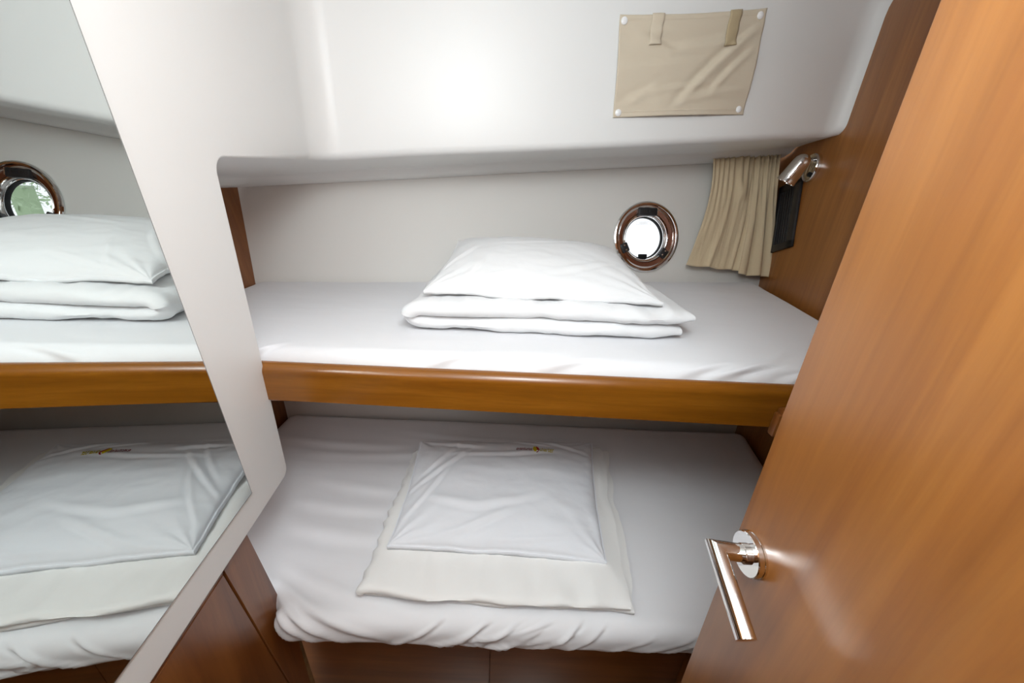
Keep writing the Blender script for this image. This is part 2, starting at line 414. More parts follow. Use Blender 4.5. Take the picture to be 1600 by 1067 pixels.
# ---------------------------------------------------------------- upper berth
UZ = 1.134
bunk = tag(empty('bunk_frame', (0, 0.65, 1.02), 'upper bunk frame with a long varnished cherry wood front rail', 'bunk'), None)
def rail_mesh():
    pr = [(0.0, 0.0), (0.030, 0.0)]
    pr += [(0.030 - 0.010 + 0.010 * math.cos(rad(a)), 0.078 - 0.010 + 0.010 * math.sin(rad(a))) for a in range(0, 91, 15)]
    pr += [(0.018 - 0.018 + 0.018 * 1 - 0.018 * math.sin(rad(a)) , 0.078 - 0.018 + 0.018 * math.cos(rad(a))) for a in range(0, 91, 10)]
    V = []; Fc = []
    xs = [-0.86, -0.50, 0.0, 0.3, 0.56, 0.845]
    for x in xs:
        zb = 1.036 - 0.016 * (x + 0.497) / 1.05; zt = 1.1140 - 0.0030 * (x + 0.497) / 1.05; y0 = 0.636
        for y, z in pr: V.append((x, y0 + y, zb + z / 0.078 * (zt - zb)))
    k = len(pr)
    for i in range(len(xs) - 1):
        for q in range(k):
            q2 = (q + 1) % k; Fc.append((i * k + q, (i + 1) * k + q, (i + 1) * k + q2, i * k + q2))
    Fc += [tuple(range(k)), tuple((len(xs) - 1) * k + q for q in range(k))]
    return mesh('rail', V, Fc, wood_rail, bunk, True, 40)
rail_mesh()
V = []
for z in (1.012, 1.030):
    V += [(-0.86, 0.668, z), (0.845, 0.668, z), (0.98, 1.42, z), (-0.86, 1.135, z)]
mesh('platform_board', V, [(0, 1, 2, 3), (4, 5, 6, 7), (0, 1, 5, 4), (1, 2, 6, 5), (2, 3, 7, 6), (3, 0, 4, 7)], wood_dark, bunk, False)
blk = bmesh.new(); add_box(blk, (0.537, 0.618, 1.008), (0.60, 0.6355, 1.060), 0.003); add_box(blk, (0.541, 0.608, 1.056), (0.60, 0.6355, 1.072), 0.005)
bmo('bracket', blk, wood_vert, bunk)
def hull_y(x): return 1.1701 + 0.1673 * (x + 0.877)
def upper_map(s, t, z):
    yf = 0.664
    y = yf + t * (1.40 - yf)                 # provisional
    xl = -0.845; xr = 0.845 + 0.160 * (y - 0.664)
    x = xl + s * (xr - xl)
    yb = hull_y(x) - 0.008
    return (x, yf + t * (yb - yf), z)
U_folds = [(0.80, 0.70, 0.56, -0.03, 0.010, 0.006), (0.84, 0.80, 0.66, -0.02, 0.012, 0.007), (0.80, 0.90, 0.70, 0.0, 0.014, 0.005),
           (0.0, -0.035, 0.16, 0.01, 0.012, 0.004), (-0.22, -0.04, -0.08, 0.012, 0.010, 0.004), (0.30, -0.04, 0.46, 0.03, 0.012, 0.004),
           (-0.55, -0.04, -0.48, 0.03, 0.008, 0.004), (-0.30, 0.02, 0.1, 0.05, 0.02, 0.002), (0.45, -0.02, 0.62, 0.10, 0.012, 0.004), (0.38, -0.035, 0.58, 0.045, 0.009, 0.004)]
U_folds = [(a, b if b < 0.5 else b - 0.664, c, d, e, f) for a, b, c, d, e, f in U_folds]
def upper_disp(p, n):
    q = p.y - 0.664 if p.z > UZ - 0.030 else -(UZ - 0.03 - p.z)
    if q > 0: q -= 0.03 * (1 - min(1, (p.y - 0.664) / 0.035))
    d = 0.0016 * fbm(p.x * 3.5, p.y * 7, p.z * 3)
    for f in U_folds: d += fold(p.x, q, f)
    return d
um = cushion('mattress', 1.70, 0.70, 1.0302, UZ, 0.034, upper_map, upper_disp, sheet, None, 300, 90)
tag(um, 'white sheeted mattress of the upper bunk, above the wooden rail', 'mattress', 'sheeted berth mattresses')

# ---------------------------------------------------------------- lower berth
LZ = 0.5964
base = empty('berth_base', (0, 0.57, 0), 'dark wood base board under the lower mattress', 'bed base')
box('front_board', (-0.530, 0.570, 0.0), (-0.0245, 0.590, 0.505), wood_dark, base, 0.001)
box('front_board', (-0.0235, 0.570, 0.0), (0.50, 0.590, 0.505), wood_dark, base, 0.001)
box('top_board', (-0.875, 0.592, 0.490), (0.86, 1.19, 0.508), wood_dark, base, 0.001)
box('side_board', (0.50, 0.470, 0.0), (0.56, 0.60, 0.489), wood_vert, base, 0.002)
def lower_map(s, t, z):
    y = 0.462 + t * (1.205 - 0.462)
    st = min(max((y - 0.500) / 0.30, 0), 1)
    xl = -0.4950 - 0.373 * st - 0.02 * math.sin(st * math.pi)
    xr = 0.815 + 0.160 * (y - 0.462)
    dy = 0.010 * s
    return (xl + s * (xr - xl), y + dy * (1 - t), z)
rnd = random.Random(5)
L_folds = []
for x in (-0.22, -0.14, -0.09, -0.05, 0.00, 0.06, 0.11, 0.17, 0.24, 0.31, 0.37, 0.45, 0.52):
    L = rnd.uniform(0.09, 0.16)
    L_folds.append((x - 0.05, -0.108, x - 0.05 + L, -0.030 + rnd.uniform(-0.02, 0.015), 0.0065, rnd.uniform(0.003, 0.0055)))
for x, q in ((-0.17, -0.085), (-0.13, -0.09), (-0.09, -0.10), (-0.05, -0.095), (-0.10, -0.07)):
    L_folds.append((x, q, x + 0.20, q + 0.052, 0.0055, 0.0036))
L_folds += [(-0.50, 0.020, -0.34, -0.085, 0.007, 0.0045), (-0.50, 0.00, -0.38, -0.105, 0.007, 0.0045), (-0.50, -0.03, -0.43, -0.11, 0.006, 0.003), (-0.50, 0.04, -0.27, -0.06, 0.012, 0.006), (-0.48, 0.07, -0.2, 0.0, 0.016, 0.003)]
L_folds += [(-0.55, 0.20, -0.30, 0.17, 0.025, 0.004), (-0.58, 0.28, -0.33, 0.26, 0.02, 0.003), (-0.55, 0.36, -0.30, 0.33, 0.022, 0.003), (-0.6, 0.48, 0.1, 0.56, 0.02, 0.003), (-0.3, 0.60, 0.2, 0.585, 0.015, 0.003), (-0.8, 0.56, -0.4, 0.53, 0.02, 0.004)]
def lower_disp(p, n):
    R_ = 0.036; yc = 0.462 + R_ + 0.010 * (p.x + 0.49) / 1.3; zc = LZ - R_
    if p.z < zc: q = -R_ * math.pi / 2 - (zc - p.z)
    elif p.y < yc: q = -R_ * math.atan2(yc - p.y, max(p.z - zc, 1e-5))
    else: q = p.y - yc
    d = 0.0018 * fbm(p.x * 3, p.y * 6, p.z * 3 + 7)
    e = 0.0
    for f in L_folds: e += fold(p.x, q, f)
    return d + e * min(1.0, max(0.15, (q + 0.112) / 0.03))
lm = cushion('mattress', 1.42, 0.74, 0.5085, LZ, 0.036, lower_map, lower_disp, sheet, None, 420, 110)
tag(lm, 'white sheeted mattress of the lower berth, wrinkled along its front edge', 'mattress', 'sheeted berth mattresses')

# ---------------------------------------------------------------- pillows
def bil(c, u, v):
    a = (u + 1) / 2; b = (v + 1) / 2
    return Vector(c[0]) * (1 - a) * (1 - b) + Vector(c[1]) * a * (1 - b) + Vector(c[2]) * a * b + Vector(c[3]) * (1 - a) * b
def pillow(name, c, T, zfloor, m, folds, seed, hem=0.015, pull=(0.03, 0.04), ripple=0.004, nu=150, nv=110, hemwave=0.006, pw=0.50, et=0.0045):
    def base(u, v):
        uu = u * (1 - pull[0] * (1 - v * v) ** 1.0 * abs(u)); vv = v * (1 - pull[1] * (1 - u * u) * abs(v))
        return bil(c, uu, vv)
    def prof(u, v):
        ui = min(1, abs(u) / (1 - hem)); vi = min(1, abs(v) / (1 - hem))
        return max(0.0, (1 - ui ** 2.6) * (1 - vi ** 2.4)) ** pw
    def wr(u, v):
        h = 0.0
        for cu, cv in ((-1, -1), (1, -1), (1, 1), (-1, 1)):
            dx, dy = (u - cu), (v - cv); r = math.hypot(dx, dy); ph = math.atan2(dy, dx)
            h += ripple * math.sin(ph * 15 + 2.5 * fbm(u * 1.5 + seed, v * 1.5, cu * 3 + cv)) * math.exp(-r / 0.38) * min(1, r / 0.18)
        h += 0.0035 * fbm(u * 1.7 + seed, v * 1.4, seed * 2.3) + 0.0014 * (ridge(u * 2.4 + v, v * 3.6 + seed, 6.1) - 0.5)
        # soft gathers running in from the hems
        h += 0.0016 * (ridge(u * 6 + seed, v * 1.3, 1.7) - 0.5) * (abs(v) ** 3) + 0.0016 * (ridge(u * 1.3, v * 6 + seed, 4.2) - 0.5) * abs(u) ** 3
        for f in folds: h += fold(u, v, f)
        return h
    us = np.sin(np.linspace(-1, 1, nu + 1) * math.pi / 2 * 0.92) / math.sin(math.pi / 2 * 0.92)
    vs = np.sin(np.linspace(-1, 1, nv + 1) * math.pi / 2 * 0.92) / math.sin(math.pi / 2 * 0.92)
    V = []; Fc = []
    def edgew(u, v):
        e = max(abs(u), abs(v)); return hemwave * fbm(u * 2.6 + seed, v * 2.6, 9.1) * max(0, (e - 0.75) / 0.25)
    def top(u, v):
        b = base(u, v); g = prof(u, v)
        return b + Vector((0, 0, T * g + wr(u, v) * (0.25 + 0.75 * g) + edgew(u, v) + et))
    def bot(u, v):
        b = base(u, v); g = prof(u, v); z = b.z + edgew(u, v) - et
        return Vector((b.x, b.y, z + (min(zfloor, b.z - 0.001) - z) * min(1, g * 1.6)))
    tp = [[top(u, v) for u in us] for v in vs]; bt = [[bot(u, v) for u in us] for v in vs]
    nU = nu + 1; nV = nv + 1
    for r in tp: V += r
    for r in bt: V += r
    q = nU * nV
    for j in range(nv):
        for i in range(nu):
            a = j * nU + i
            Fc.append((a, a + 1, a + 1 + nU, a + nU)); Fc.append((q + a, q + a + nU, q + a + 1 + nU, q + a + 1))
    for i in range(nu):
        Fc.append((i, q + i, q + i + 1, i + 1)); a = nv * nU + i; Fc.append((a, a + 1, q + a + 1, q + a))
    for j in range(nv):
        a = j * nU; Fc.append((a, a + nU, q + a + nU, q + a)); a = j * nU + nu; Fc.append((a, q + a, q + a + nU, a + nU))
    o = mesh(name, V, Fc, m, None, True)
    return o, top
up, _ = pillow('pillow', [(-0.212, 0.832, 1.2185), (0.348, 0.826, 1.2125), (0.312, 1.225, 1.268), (-0.185, 1.205, 1.275)], 0.054, 1.2085, cotton,
      [(-0.7, -0.9, -0.55, -0.4, 0.03, 0.004), (-0.85, -0.95, -0.3, -0.75, 0.035, 0.004), (0.1, -0.7, 0.6, -0.35, 0.05, 0.003), (-0.3, 0.2, 0.4, 0.5, 0.06, 0.002), (-0.95, -0.5, -0.7, 0.1, 0.04, 0.004)], 3.1)
tag(up, 'plump white pillow on the upper bunk, lying on a folded duvet', 'pillow', 'pillows on the berths')
lp, lp_top = pillow('pillow', [(-0.280, 0.607, 0.643), (0.247, 0.592, 0.640), (0.290, 1.020, 0.645), (-0.290, 0.975, 0.658)], 0.048, 0.634, cotton_b,
      [(-0.55, -0.93, 0.05, -0.55, 0.05, 0.006), (-0.1, -0.93, 0.55, -0.85, 0.03, 0.004), (-0.95, -0.2, -0.45, 0.55, 0.035, 0.006), (-0.9, -0.6, -0.6, 0.2, 0.03, 0.005), (-0.85, 0.1, -0.55, 0.75, 0.03, 0.005),
       (-0.8, 0.85, -0.3, 0.7, 0.05, 0.006), (0.0, 0.92, 0.5, 0.75, 0.03, 0.003), (0.3, 0.95, 0.9, 0.65, 0.035, 0.005), (-0.3, -0.5, 0.3, -0.3, 0.06, 0.004), (-0.7, -0.35, -0.2, -0.5, 0.06, 0.004), (-0.5, 0.5, 0.5, 0.6, 0.05, 0.004)], 8.4, ripple=0.0035, pw=0.42, et=0.0065)
tag(lp, 'bluish white pillow with a small red and yellow embroidered logo, on the lower berth', 'pillow', 'pillows on the berths')

# embroidery on the lower pillow: draped text
def invbil(x, y):
    u = v = 0.0
    for _ in range(12):
        p = lp_top(u, v); e = 1e-3; pu = lp_top(u + e, v); pv = lp_top(u, v + e)
        a, b, c_, d = (pu.x - p.x) / e, (pv.x - p.x) / e, (pu.y - p.y) / e, (pv.y - p.y) / e
        det = a * d - b * c_; rx, ry = x - p.x, y - p.y
        u += (rx * d - b * ry) / det; v += (a * ry - rx * c_) / det
        u = max(-0.99, min(0.99, u)); v = max(-0.99, min(0.99, v))
    return u, v
def drape(name, tris, ox, oy, sx, sy, m, lift=0.0020):
    V, Fc = tris; out = []
    for x, y in V:
        X, Y = ox + x * sx, oy + y * sy; u, v = invbil(X, Y); z = lp_top(u, v).z; out.append((X, Y, z + lift))
    return mesh(name, out, Fc, m, lp, False)
def text_tris(txt, shear=0.25):
    cu = bpy.data.curves.new('lettering', 'FONT'); cu.body = txt; cu.shear = shear; cu.size = 1.0; cu.offset = 0.012
    to = bpy.data.objects.new('lettering', cu); C.objects.link(to)
    dg = bpy.context.evaluated_depsgraph_get(); me = bpy.data.meshes.new_from_object(to.evaluated_get(dg))
    V = [(v.co.x, v.co.y) for v in me.vertices]; Fc = [tuple(p.vertices) for p in me.polygons]
    bpy.data.objects.remove(to); bpy.data.curves.remove(cu); bpy.data.meshes.remove(me)
    x0 = min(v[0] for v in V); x1 = max(v[0] for v in V)
    return [((x - x0) / (x1 - x0), y) for x, y in V], Fc
def disc_tris(half=None, n=28):
    rng = range(n + 1) if half is None else range(n // 2 + 1)
    off = {None: 0, 'r': -90, 'l': 90}[half]
    V = [(math.cos(rad(off + 360 * i / n)), math.sin(rad(off + 360 * i / n))) for i in rng]
    return V, [tuple(range(len(V)))]
LX, LY = 0.028, 0.912
drape('embroidered_lettering', text_tris('eventurist'), LX, LY, 0.050, 0.030, red_t)['label'] = 'dark red embroidered word'
drape('embroidered_lettering', text_tris('charter'), LX + 0.072, LY + 0.001, 0.046, 0.030, yel_t)['label'] = 'yellow embroidered word'
drape('embroidered_emblem', disc_tris('r'), LX + 0.0620, LY + 0.011, 0.0095, 0.017, red_b)['label'] = 'red half of the embroidered ball'
drape('embroidered_emblem', disc_tris(), LX + 0.0580, LY + 0.011, 0.0062, 0.0150, yel_b, 0.0026)['label'] = 'yellow half of the embroidered ball'

# ---------------------------------------------------------------- folded duvets
def duvet(name, c, z0, thk, m, seed, xr_top=1.0, xr_bot=0.97, ny=26, puff=0.10, wav=0.010, gather=0.003, nS=90, front_in=(0, 0), layers_gap=0.94, endwave=0.006, wr_=0.12):
    """one quilt folded over itself: bottom layer, tight turn at the left, top layer"""
    W = (Vector(c[1]) - Vector(c[0])).length
    rturn = thk * layers_gap / 2; at = rturn * 1.6 / W
    P = []
    for i in range(nS): P.append((xr_bot + (at - xr_bot) * i / (nS - 1), z0 + thk / 2, 0))
    for i in range(1, 14):
        a = math.pi * i / 14; P.append((at - math.sin(a) * rturn * 1.6 / W, z0 + thk / 2 + rturn * (1 - math.cos(a)), math.sin(a)))
    for i in range(nS): P.append((at + (xr_top - at) * i / (nS - 1), z0 + thk / 2 + 2 * rturn, 0))
    N = len(P); dep = (Vector(c[3]) - Vector(c[0])).length
    ring = []                                        # stadium: (b, n) with b 0..1 front to back
    rr = thk / 2 / dep
    for i in range(11):
        a = math.pi / 2 + math.pi * i / 10; ring.append((rr * 1.6 + rr * 1.6 * math.cos(a), math.sin(a)))
    ring += [(rr * 1.6 + (1 - 3.2 * rr) * i / ny, -1) for i in range(1, ny)]
    for i in range(11):
        a = -math.pi / 2 + math.pi * i / 10; ring.append((1 - rr * 1.6 + rr * 1.6 * math.cos(a), math.sin(a)))
    ring += [(1 - rr * 1.6 - (1 - 3.2 * rr) * i / ny, 1) for i in range(1, ny)]
    K = len(ring); V = []; Fc = []
    for i, (a, z, tw) in enumerate(P):
        a2, z2, _ = P[min(i + 1, N - 1)]; a1, z1, _ = P[max(i - 1, 0)]
        tx, tz = (a2 - a1) * W, z2 - z1; l = math.hypot(tx, tz); nx_, nz_ = (-tz / l, tx / l)
        upper = i > N / 2
        if not upper and tw == 0: nx_, nz_ = 0.0, -1.0
        if upper and tw == 0: nx_, nz_ = 0.0, 1.0
        if tw > 0: nx_, nz_ = (-(math.sin(math.pi * (i - nS + 1) / 14)), -math.cos(math.pi * (i - nS + 1) / 14))
        endf = 1.0
        d_end = (i / (nS - 1)) if i < nS else ((N - 1 - i) / (nS - 1))
        if d_end < 0.10: endf = (0.35 if upper else 0.6) + (0.65 if upper else 0.4) * math.sin(d_end / 0.10 * math.pi / 2)
        for b, nn in ring:
            lev = 1.0 if upper else 0.0
            fo = front_in[1 if upper else 0]
            wv = wav * fbm(a * 3.2 + seed + lev * 5, 0.3, lev * 2.2) * (1 - b) * 1.4
            bb = b + (wv + fo * (1 - b)) / dep
            h = thk / 2 * nn * endf
            # outer skin carries the wrinkles; inner faces stay together
            out = nn > 0.15
            if out:
                h += puff * thk * fbm(a * 4 + seed, b * 3, lev * 3 + 1.3) + wr_ * thk * (ridge(a * 6 + seed, b * 3 + a * 4, 3.3 + lev) - 0.5) + 0.10 * thk * (ridge(a * 16 + seed, b * 2.2, lev + 5) - 0.6) * (1 - abs(2 * b - 1)) ** 0.3
                g_ = math.exp(-a / 0.075)
                h += gather * g_ * math.sin(b * 74 - a * 45 + 5 * fbm(b * 4, a * 4, seed)) * (0.4 + 0.6 * tw)
            elif b < 0.1: h += 0.12 * thk * fbm(a * 9 + seed, 2, lev)
            aa = a + nx_ * h / W + endwave * fbm(b * 5.5 + seed, lev * 4.4, 1.1) * max(0, 1 - d_end / 0.12) * (0 if tw else 1)
            p = bil(c, 2 * aa - 1, 2 * bb - 1)
            zz = z + nz_ * h
            V.append((p.x, p.y, max(zz, z0 + 0.0003)))
    for i in range(N - 1):
        for k in range(K):
            k2 = (k + 1) % K; Fc.append((i * K + k, i * K + k2, (i + 1) * K + k2, (i + 1) * K + k))
    for o_ in (0, (N - 1) * K):
        Fc.append(tuple(o_ + k for k in list(range(12)) + [K - 1]))
        for i in range(ny - 2): Fc.append((o_ + 11 + i, o_ + 12 + i, o_ + K - 2 - i, o_ + K - 1 - i))
        Fc.append(tuple(o_ + k for k in range(9 + ny, K - ny + 2)))
    return mesh(name, V, Fc, m, None, True, 60)
ud = duvet('duvet', [(-0.238, 0.790, 0), (0.410, 0.800, 0), (0.375, 1.230, 0), (-0.225, 1.215, 0)], UZ + 0.0015, 0.0375, cotton, 2.0, 1.01, 0.985, puff=0.12, front_in=(0.0, -0.004))
tag(ud, 'thick folded white duvet on the upper bunk, beneath the plump pillow', 'duvet', 'folded duvets')
ld_ = duvet('duvet', [(-0.310, 0.512, 0), (0.286, 0.506, 0), (0.334, 1.035, 0), (-0.300, 0.985, 0)], LZ + 0.0015, 0.019, ivory, 6.3, 0.985, 1.02, puff=0.30, wav=0.006, gather=0.0042, front_in=(0.002, -0.004), endwave=0.022, wr_=0.26)
tag(ld_, 'thin folded ivory white duvet on the lower berth, beneath the bluish pillow', 'duvet', 'folded duvets')

# ================================================================= MIRROR, CABINET
mir = empty('wall_mirror', tuple(pp(0.2, 0.905, 0.0)), 'tall frameless mirror on the white left wall panel, reflecting the berths', 'mirror')
mo = [(0.5172, 0.9046), (0.4640, 1.72), (0.445, 1.98), (-0.60, 1.98), (-0.60, 0.9090)]
poly_slab('backing', mo, 0.0003, 0.0040, edge_m, mir, 0)
bm = bmesh.new(); ins = 0.0026
cxm = sum(p[0] for p in mo) / 5; cym = sum(p[1] for p in mo) / 5
mo2 = [(p[0] + (ins if p[0] < cxm else -ins), p[1] + (ins if p[1] < cym else -ins)) for p in mo]
poly_slab('mirror_glass', mo2, 0.0040, 0.0050, mirror_m, mir, 0)

cab = empty('cabinet', tuple(pp(0.2, 0.0, -0.01)), 'cherry wood cabinet below the mirror panel on the left', 'cabinet')
fc0, fc1 = -0.030, -0.010
ed = [(0.4199, 0.8165), (0.5150, 0.0)]       # slanting aft edge of the door
g = 0.0012
poly_slab('body', [(ed[0][0] + g, 0.834), (0.4925, 0.834), (0.5245, 0.58), (0.545, 0.50), (0.545, 0.0), (ed[1][0] + g, 0.0)], fc0, fc1, wood_vert, cab, 0.0006, seg=1)
poly_slab('top_rail', [(-0.75, 0.8165 + g), (ed[0][0] + g - 0.0016, 0.8165 + g), (ed[0][0] + g - 0.0016, 0.834), (-0.75, 0.834)], fc0, fc1, wood_vert, cab, 0.0006, seg=1)
poly_slab('door', [(-0.60, 0.02), (ed[1][0] - g - 0.0024, 0.02), (ed[0][0] - g, 0.8165 - g), (-0.60, 0.8165 - g)], fc0, fc1, wood_vert, cab, 0.0008, seg=1)
poly_slab('carcass', [(-0.75, 0.0), (0.46, 0.0), (0.46, 0.60), (0.44, 0.83), (-0.75, 0.83)], -0.06, -0.031, wood_dark, cab, 0)

# ================================================================= DOOR
dx0 = 0.287
door = empty('door_1', (dx0, 0.0, 0.0), 'open cherry wood cabin door at the right with a chrome lever', 'door'); door['kind'] = 'structure'
bm = bmesh.new(); add_box(bm, (dx0, -0.30, 0.02), (dx0 + 0.032, 0.3255, 1.985), 0.0015, 2)
for v in bm.verts:
    if v.co.y > 0: v.co.y += 0.020 * (v.co.z - 1.12)
bmo('door_panel', bm, wood_door, door)
hy, hz_ = 0.2935, 1.0865
RM = frame(Vector((dx0, hy, hz_)), Vector((0, 1, 0)), Vector((0, 0, 1)), Vector((-1, 0, 0)))
rose = lathe('rose', [(0, 0.0095), (0.0235, 0.0095), (0.0245, 0.0085), (0.0245, 0.0030), (0.0252, 0.0025), (0.0252, -0.0005), (0.0, -0.0005)], chrome, door, RM, 72)
lathe('set_screw', [(0, 0.0009), (0.0011, 0.0007), (0.0014, 0.0), (0.0014, -0.0008)], chrome, rose, frame(Vector((dx0 - 0.0014, hy - 0.012, hz_ - 0.0222)), Vector((1, 0, 0)), Vector((0, 0.88, -0.475)), Vector((0, -0.475, -0.88))), 16)
lathe('collar', [(0.0112, 0.009), (0.0112, 0.013), (0.0104, 0.014), (0.0088, 0.0145)], satin, rose, RM, 48)
XL = 0.2445
dl = Vector((0, 0.213 - 0.2879, 1.0796 - 1.1092)).normalized()
pel = Vector((XL, hy - 0.001, hz_ + 0.012))
tube('lever', [(dx0 - 0.009, hy, hz_), (XL, hy + 0.001, hz_ + 0.004), Vector((XL, hy + 0.001, hz_ + 0.004)) + dl * 0.0815], 0.0098, chrome, door, 40)

# ================================================================= CURTAIN
def curtain():
    nu_, nv_ = 260, 44; V = []; Fc = []
    tl = Vector((0.692, 1.5500, 1.5490)); tr = Vector((0.962, 1.6035, 1.5770)); bl = Vector((0.632, 1.4400, 1.1855)); brr = Vector((0.985, 1.4900, 1.1490))
    for j in range(nv_ + 1):
        t = j / nv_
        for i in range(nu_ + 1):
            s = i / nu_
            top = tl.lerp(tr, s ** 0.95); ss = s + 0.035 * math.sin(s * 9) * t
            bot = bl.lerp(brr, ss)
            k = t ** 0.85
            p = top.lerp(bot, k); p.x += -0.012 * math.sin(t * math.pi) * (1 - s) + 0.034 * (1 - s) * math.sin(t ** 0.8 * math.pi)
            gathered = math.exp(-t / 0.22)
            ph = 2 * math.pi * (13 * s + 0.6 * math.sin(s * 7)); amp1 = 0.0095 * gathered * (0.35 + 0.65 * s)
            gate = min(1, max(0, (s - 0.50) / 0.10)); gate = gate * gate * (3 - 2 * gate)
            mm_ = (s - 0.585 - 0.02 * (1 - t)) / 0.40 * 2.75
            tubes = abs(math.sin(math.pi * mm_)) ** 0.7
            d = amp1 * math.sin(ph) + (0.020 + 0.010 * t) * gate * tubes * min(1, 0.30 + t * 1.4) + 0.012 * (1 - gate)
            d += 0.008 * math.exp(-((s - 0.22 - 0.1 * (1 - t)) / 0.035) ** 2) * t * 0.8 + 0.006 * math.exp(-((s - 0.42 - 0.03 * t) / 0.03) ** 2) * (1 - t)
            d += 0.0025 * fbm(s * 9, t * 2.2, 3.3)
            # swag pouch near the top
            d += 0.012 * math.exp(-((s - 0.46) / 0.06) ** 2 - ((t - 0.24) / 0.07) ** 2)
            V.append(p + HN * (0.040 + d) + Vector((0, 0, -0.010 * (s > 0.62) * t - 0.006 * t * math.sin(s * 20) * 0.4)))
    for j in range(nv_):
        for i in range(nu_):
            a = j * (nu_ + 1) + i; Fc.append((a, a + 1, a + nu_ + 2, a + nu_ + 1))
    o = mesh('curtain', V, Fc, beige, None, True)
    md = o.modifiers.new('thickness', 'SOLIDIFY'); md.thickness = 0.0014
    return o
cu = curtain(); tag(cu, 'short beige gathered curtain hanging beside the porthole at the right', 'curtain')

# ================================================================= FABRIC COVER WITH SNAPS
FMo = Vector((-0.05, 1.140, 0)); FM = frame(FMo, Vector((fdir.x, fdir.y, 0)), Vector((0, 0, 1)), Vector((-fn.x, -fn.y, 0)))   # p along face, q = z, c into cabin
def face(p, q, c=0.0): return FM @ Vector((p, q, c))
cover = empty('fabric_cover', tuple(face(0.47, 1.75, 0.0)), 'pale beige fabric cover held by four white snaps on the white deckhead', 'fabric cover')
def on_face(x, z):    # x world -> p
    return (x + 0.05) / fdir.x, z
TLc, TRc, BRc, BLc = on_face(0.2360, 1.8560), on_face(0.6285, 1.9020), on_face(0.6350, 1.6630), on_face(0.2515, 1.6340)
def cov(s, t, lift=0.0):
    a = (TLc[0] * (1 - s) + TRc[0] * s, TLc[1] * (1 - s) + TRc[1] * s); b = (BLc[0] * (1 - s) + BRc[0] * s, BLc[1] * (1 - s) + BRc[1] * s)
    p = a[0] * (1 - t) + b[0] * t; q = a[1] * (1 - t) + b[1] * t
    q -= 0.006 * math.sin(math.pi * s) * (1 - t) + 0.006 * math.sin(math.pi * s) * t * -1 * 0.2
    pin = min(math.hypot(s - a_, (t - b_) * 0.7) for a_, b_ in ((0.03, 0.04), (0.97, 0.04), (0.97, 0.96), (0.03, 0.96)))
    c = 0.003 + 0.010 * min(1, pin / 0.3) * (0.5 + 0.5 * t)
    for f in ((0.15, 0.20, 0.36, 0.36, 0.05, 0.005), (0.36, 0.36, 0.8, 0.28, 0.07, 0.005), (0.50, 0.82, 0.93, 0.20, 0.04, 0.0075), (0.72, 0.72, 0.93, 0.40, 0.03, 0.005), (0.3, 0.74, 0.6, 0.68, 0.035, 0.004), (0.1, 0.5, 0.6, 0.48, 0.06, 0.003), (0.5, 0.85, 0.9, 0.75, 0.05, 0.004), (0.05, 0.9, 0.3, 0.7, 0.05, 0.004)):
        c += fold(s, t, f) * min(1, pin / 0.15)
    c += 0.0022 * fbm(s * 3.0, t * 5.0, 2.0)
    return face(p, q, max(c, 0.0015) + lift)
V = []; Fc = []; nS_, nT_ = 90, 60
for j in range(nT_ + 1):
    for i in range(nS_ + 1): V.append(cov(i / nS_, j / nT_))
for j in range(nT_):
    for i in range(nS_): a = j * (nS_ + 1) + i; Fc.append((a, a + 1, a + nS_ + 2, a + nS_ + 1))
cp = mesh('cloth', V, Fc, beige_p, cover, True); md = cp.modifiers.new('thickness', 'SOLIDIFY'); md.thickness = 0.0012; md.offset = 0
for (t0, t1, nm) in ((0.035, 0.055, 'hem'), (0.935, 0.955, 'hem')):
    V = []; Fc = []
    for i in range(61):
        s = 0.015 + 0.97 * i / 60
        V += [cov(s, t0, 0.0006), cov(s, (t0 + t1) / 2, 0.0020), cov(s, t1, 0.0006)]
    for i in range(60): Fc += [(3 * i, 3 * i + 1, 3 * i + 4, 3 * i + 3), (3 * i + 1, 3 * i + 2, 3 * i + 5, 3 * i + 4)]
    mesh(nm, V, Fc, beige_p, cover, True)
for s0, s1, ln_, mm in ((0.208, 0.288, 0.285, beige_p), (0.735, 0.818, 0.320, beige_d)):
    V = []; Fc = []; kk = 16
    for j in range(kk + 1):
        t = -0.005 + (ln_ + 0.005) * j / kk
        for i in range(7):
            s = s0 + (s1 - s0) * i / 6 - 0.006 * j / kk + 0.002 * math.sin(j * 0.7)
            V.append(cov(s, t, 0.0032 + 0.0012 * math.sin(math.pi * i / 6) + 0.001 * math.sin(j * 0.9)))
    for j in range(kk):
        for i in range(6): a = j * 7 + i; Fc.append((a, a + 1, a + 8, a + 7))
    st = mesh('strap', V, Fc, mm, cover, True); md = st.modifiers.new('thickness', 'SOLIDIFY'); md.thickness = 0.0016
for s, t in ((0.030, 0.055), (0.960, 0.060), (0.955, 0.945), (0.035, 0.950)):
    p = cov(s, t, 0.001); Mx = frame(p, FM.col[0].xyz, FM.col[1].xyz, FM.col[2].xyz)
    lathe('snap_button', [(0, 0.0042), (0.0055, 0.0038), (0.0082, 0.0022), (0.0086, 0.0), (0.0086, -0.003)], snap_m, cover, Mx, 32)

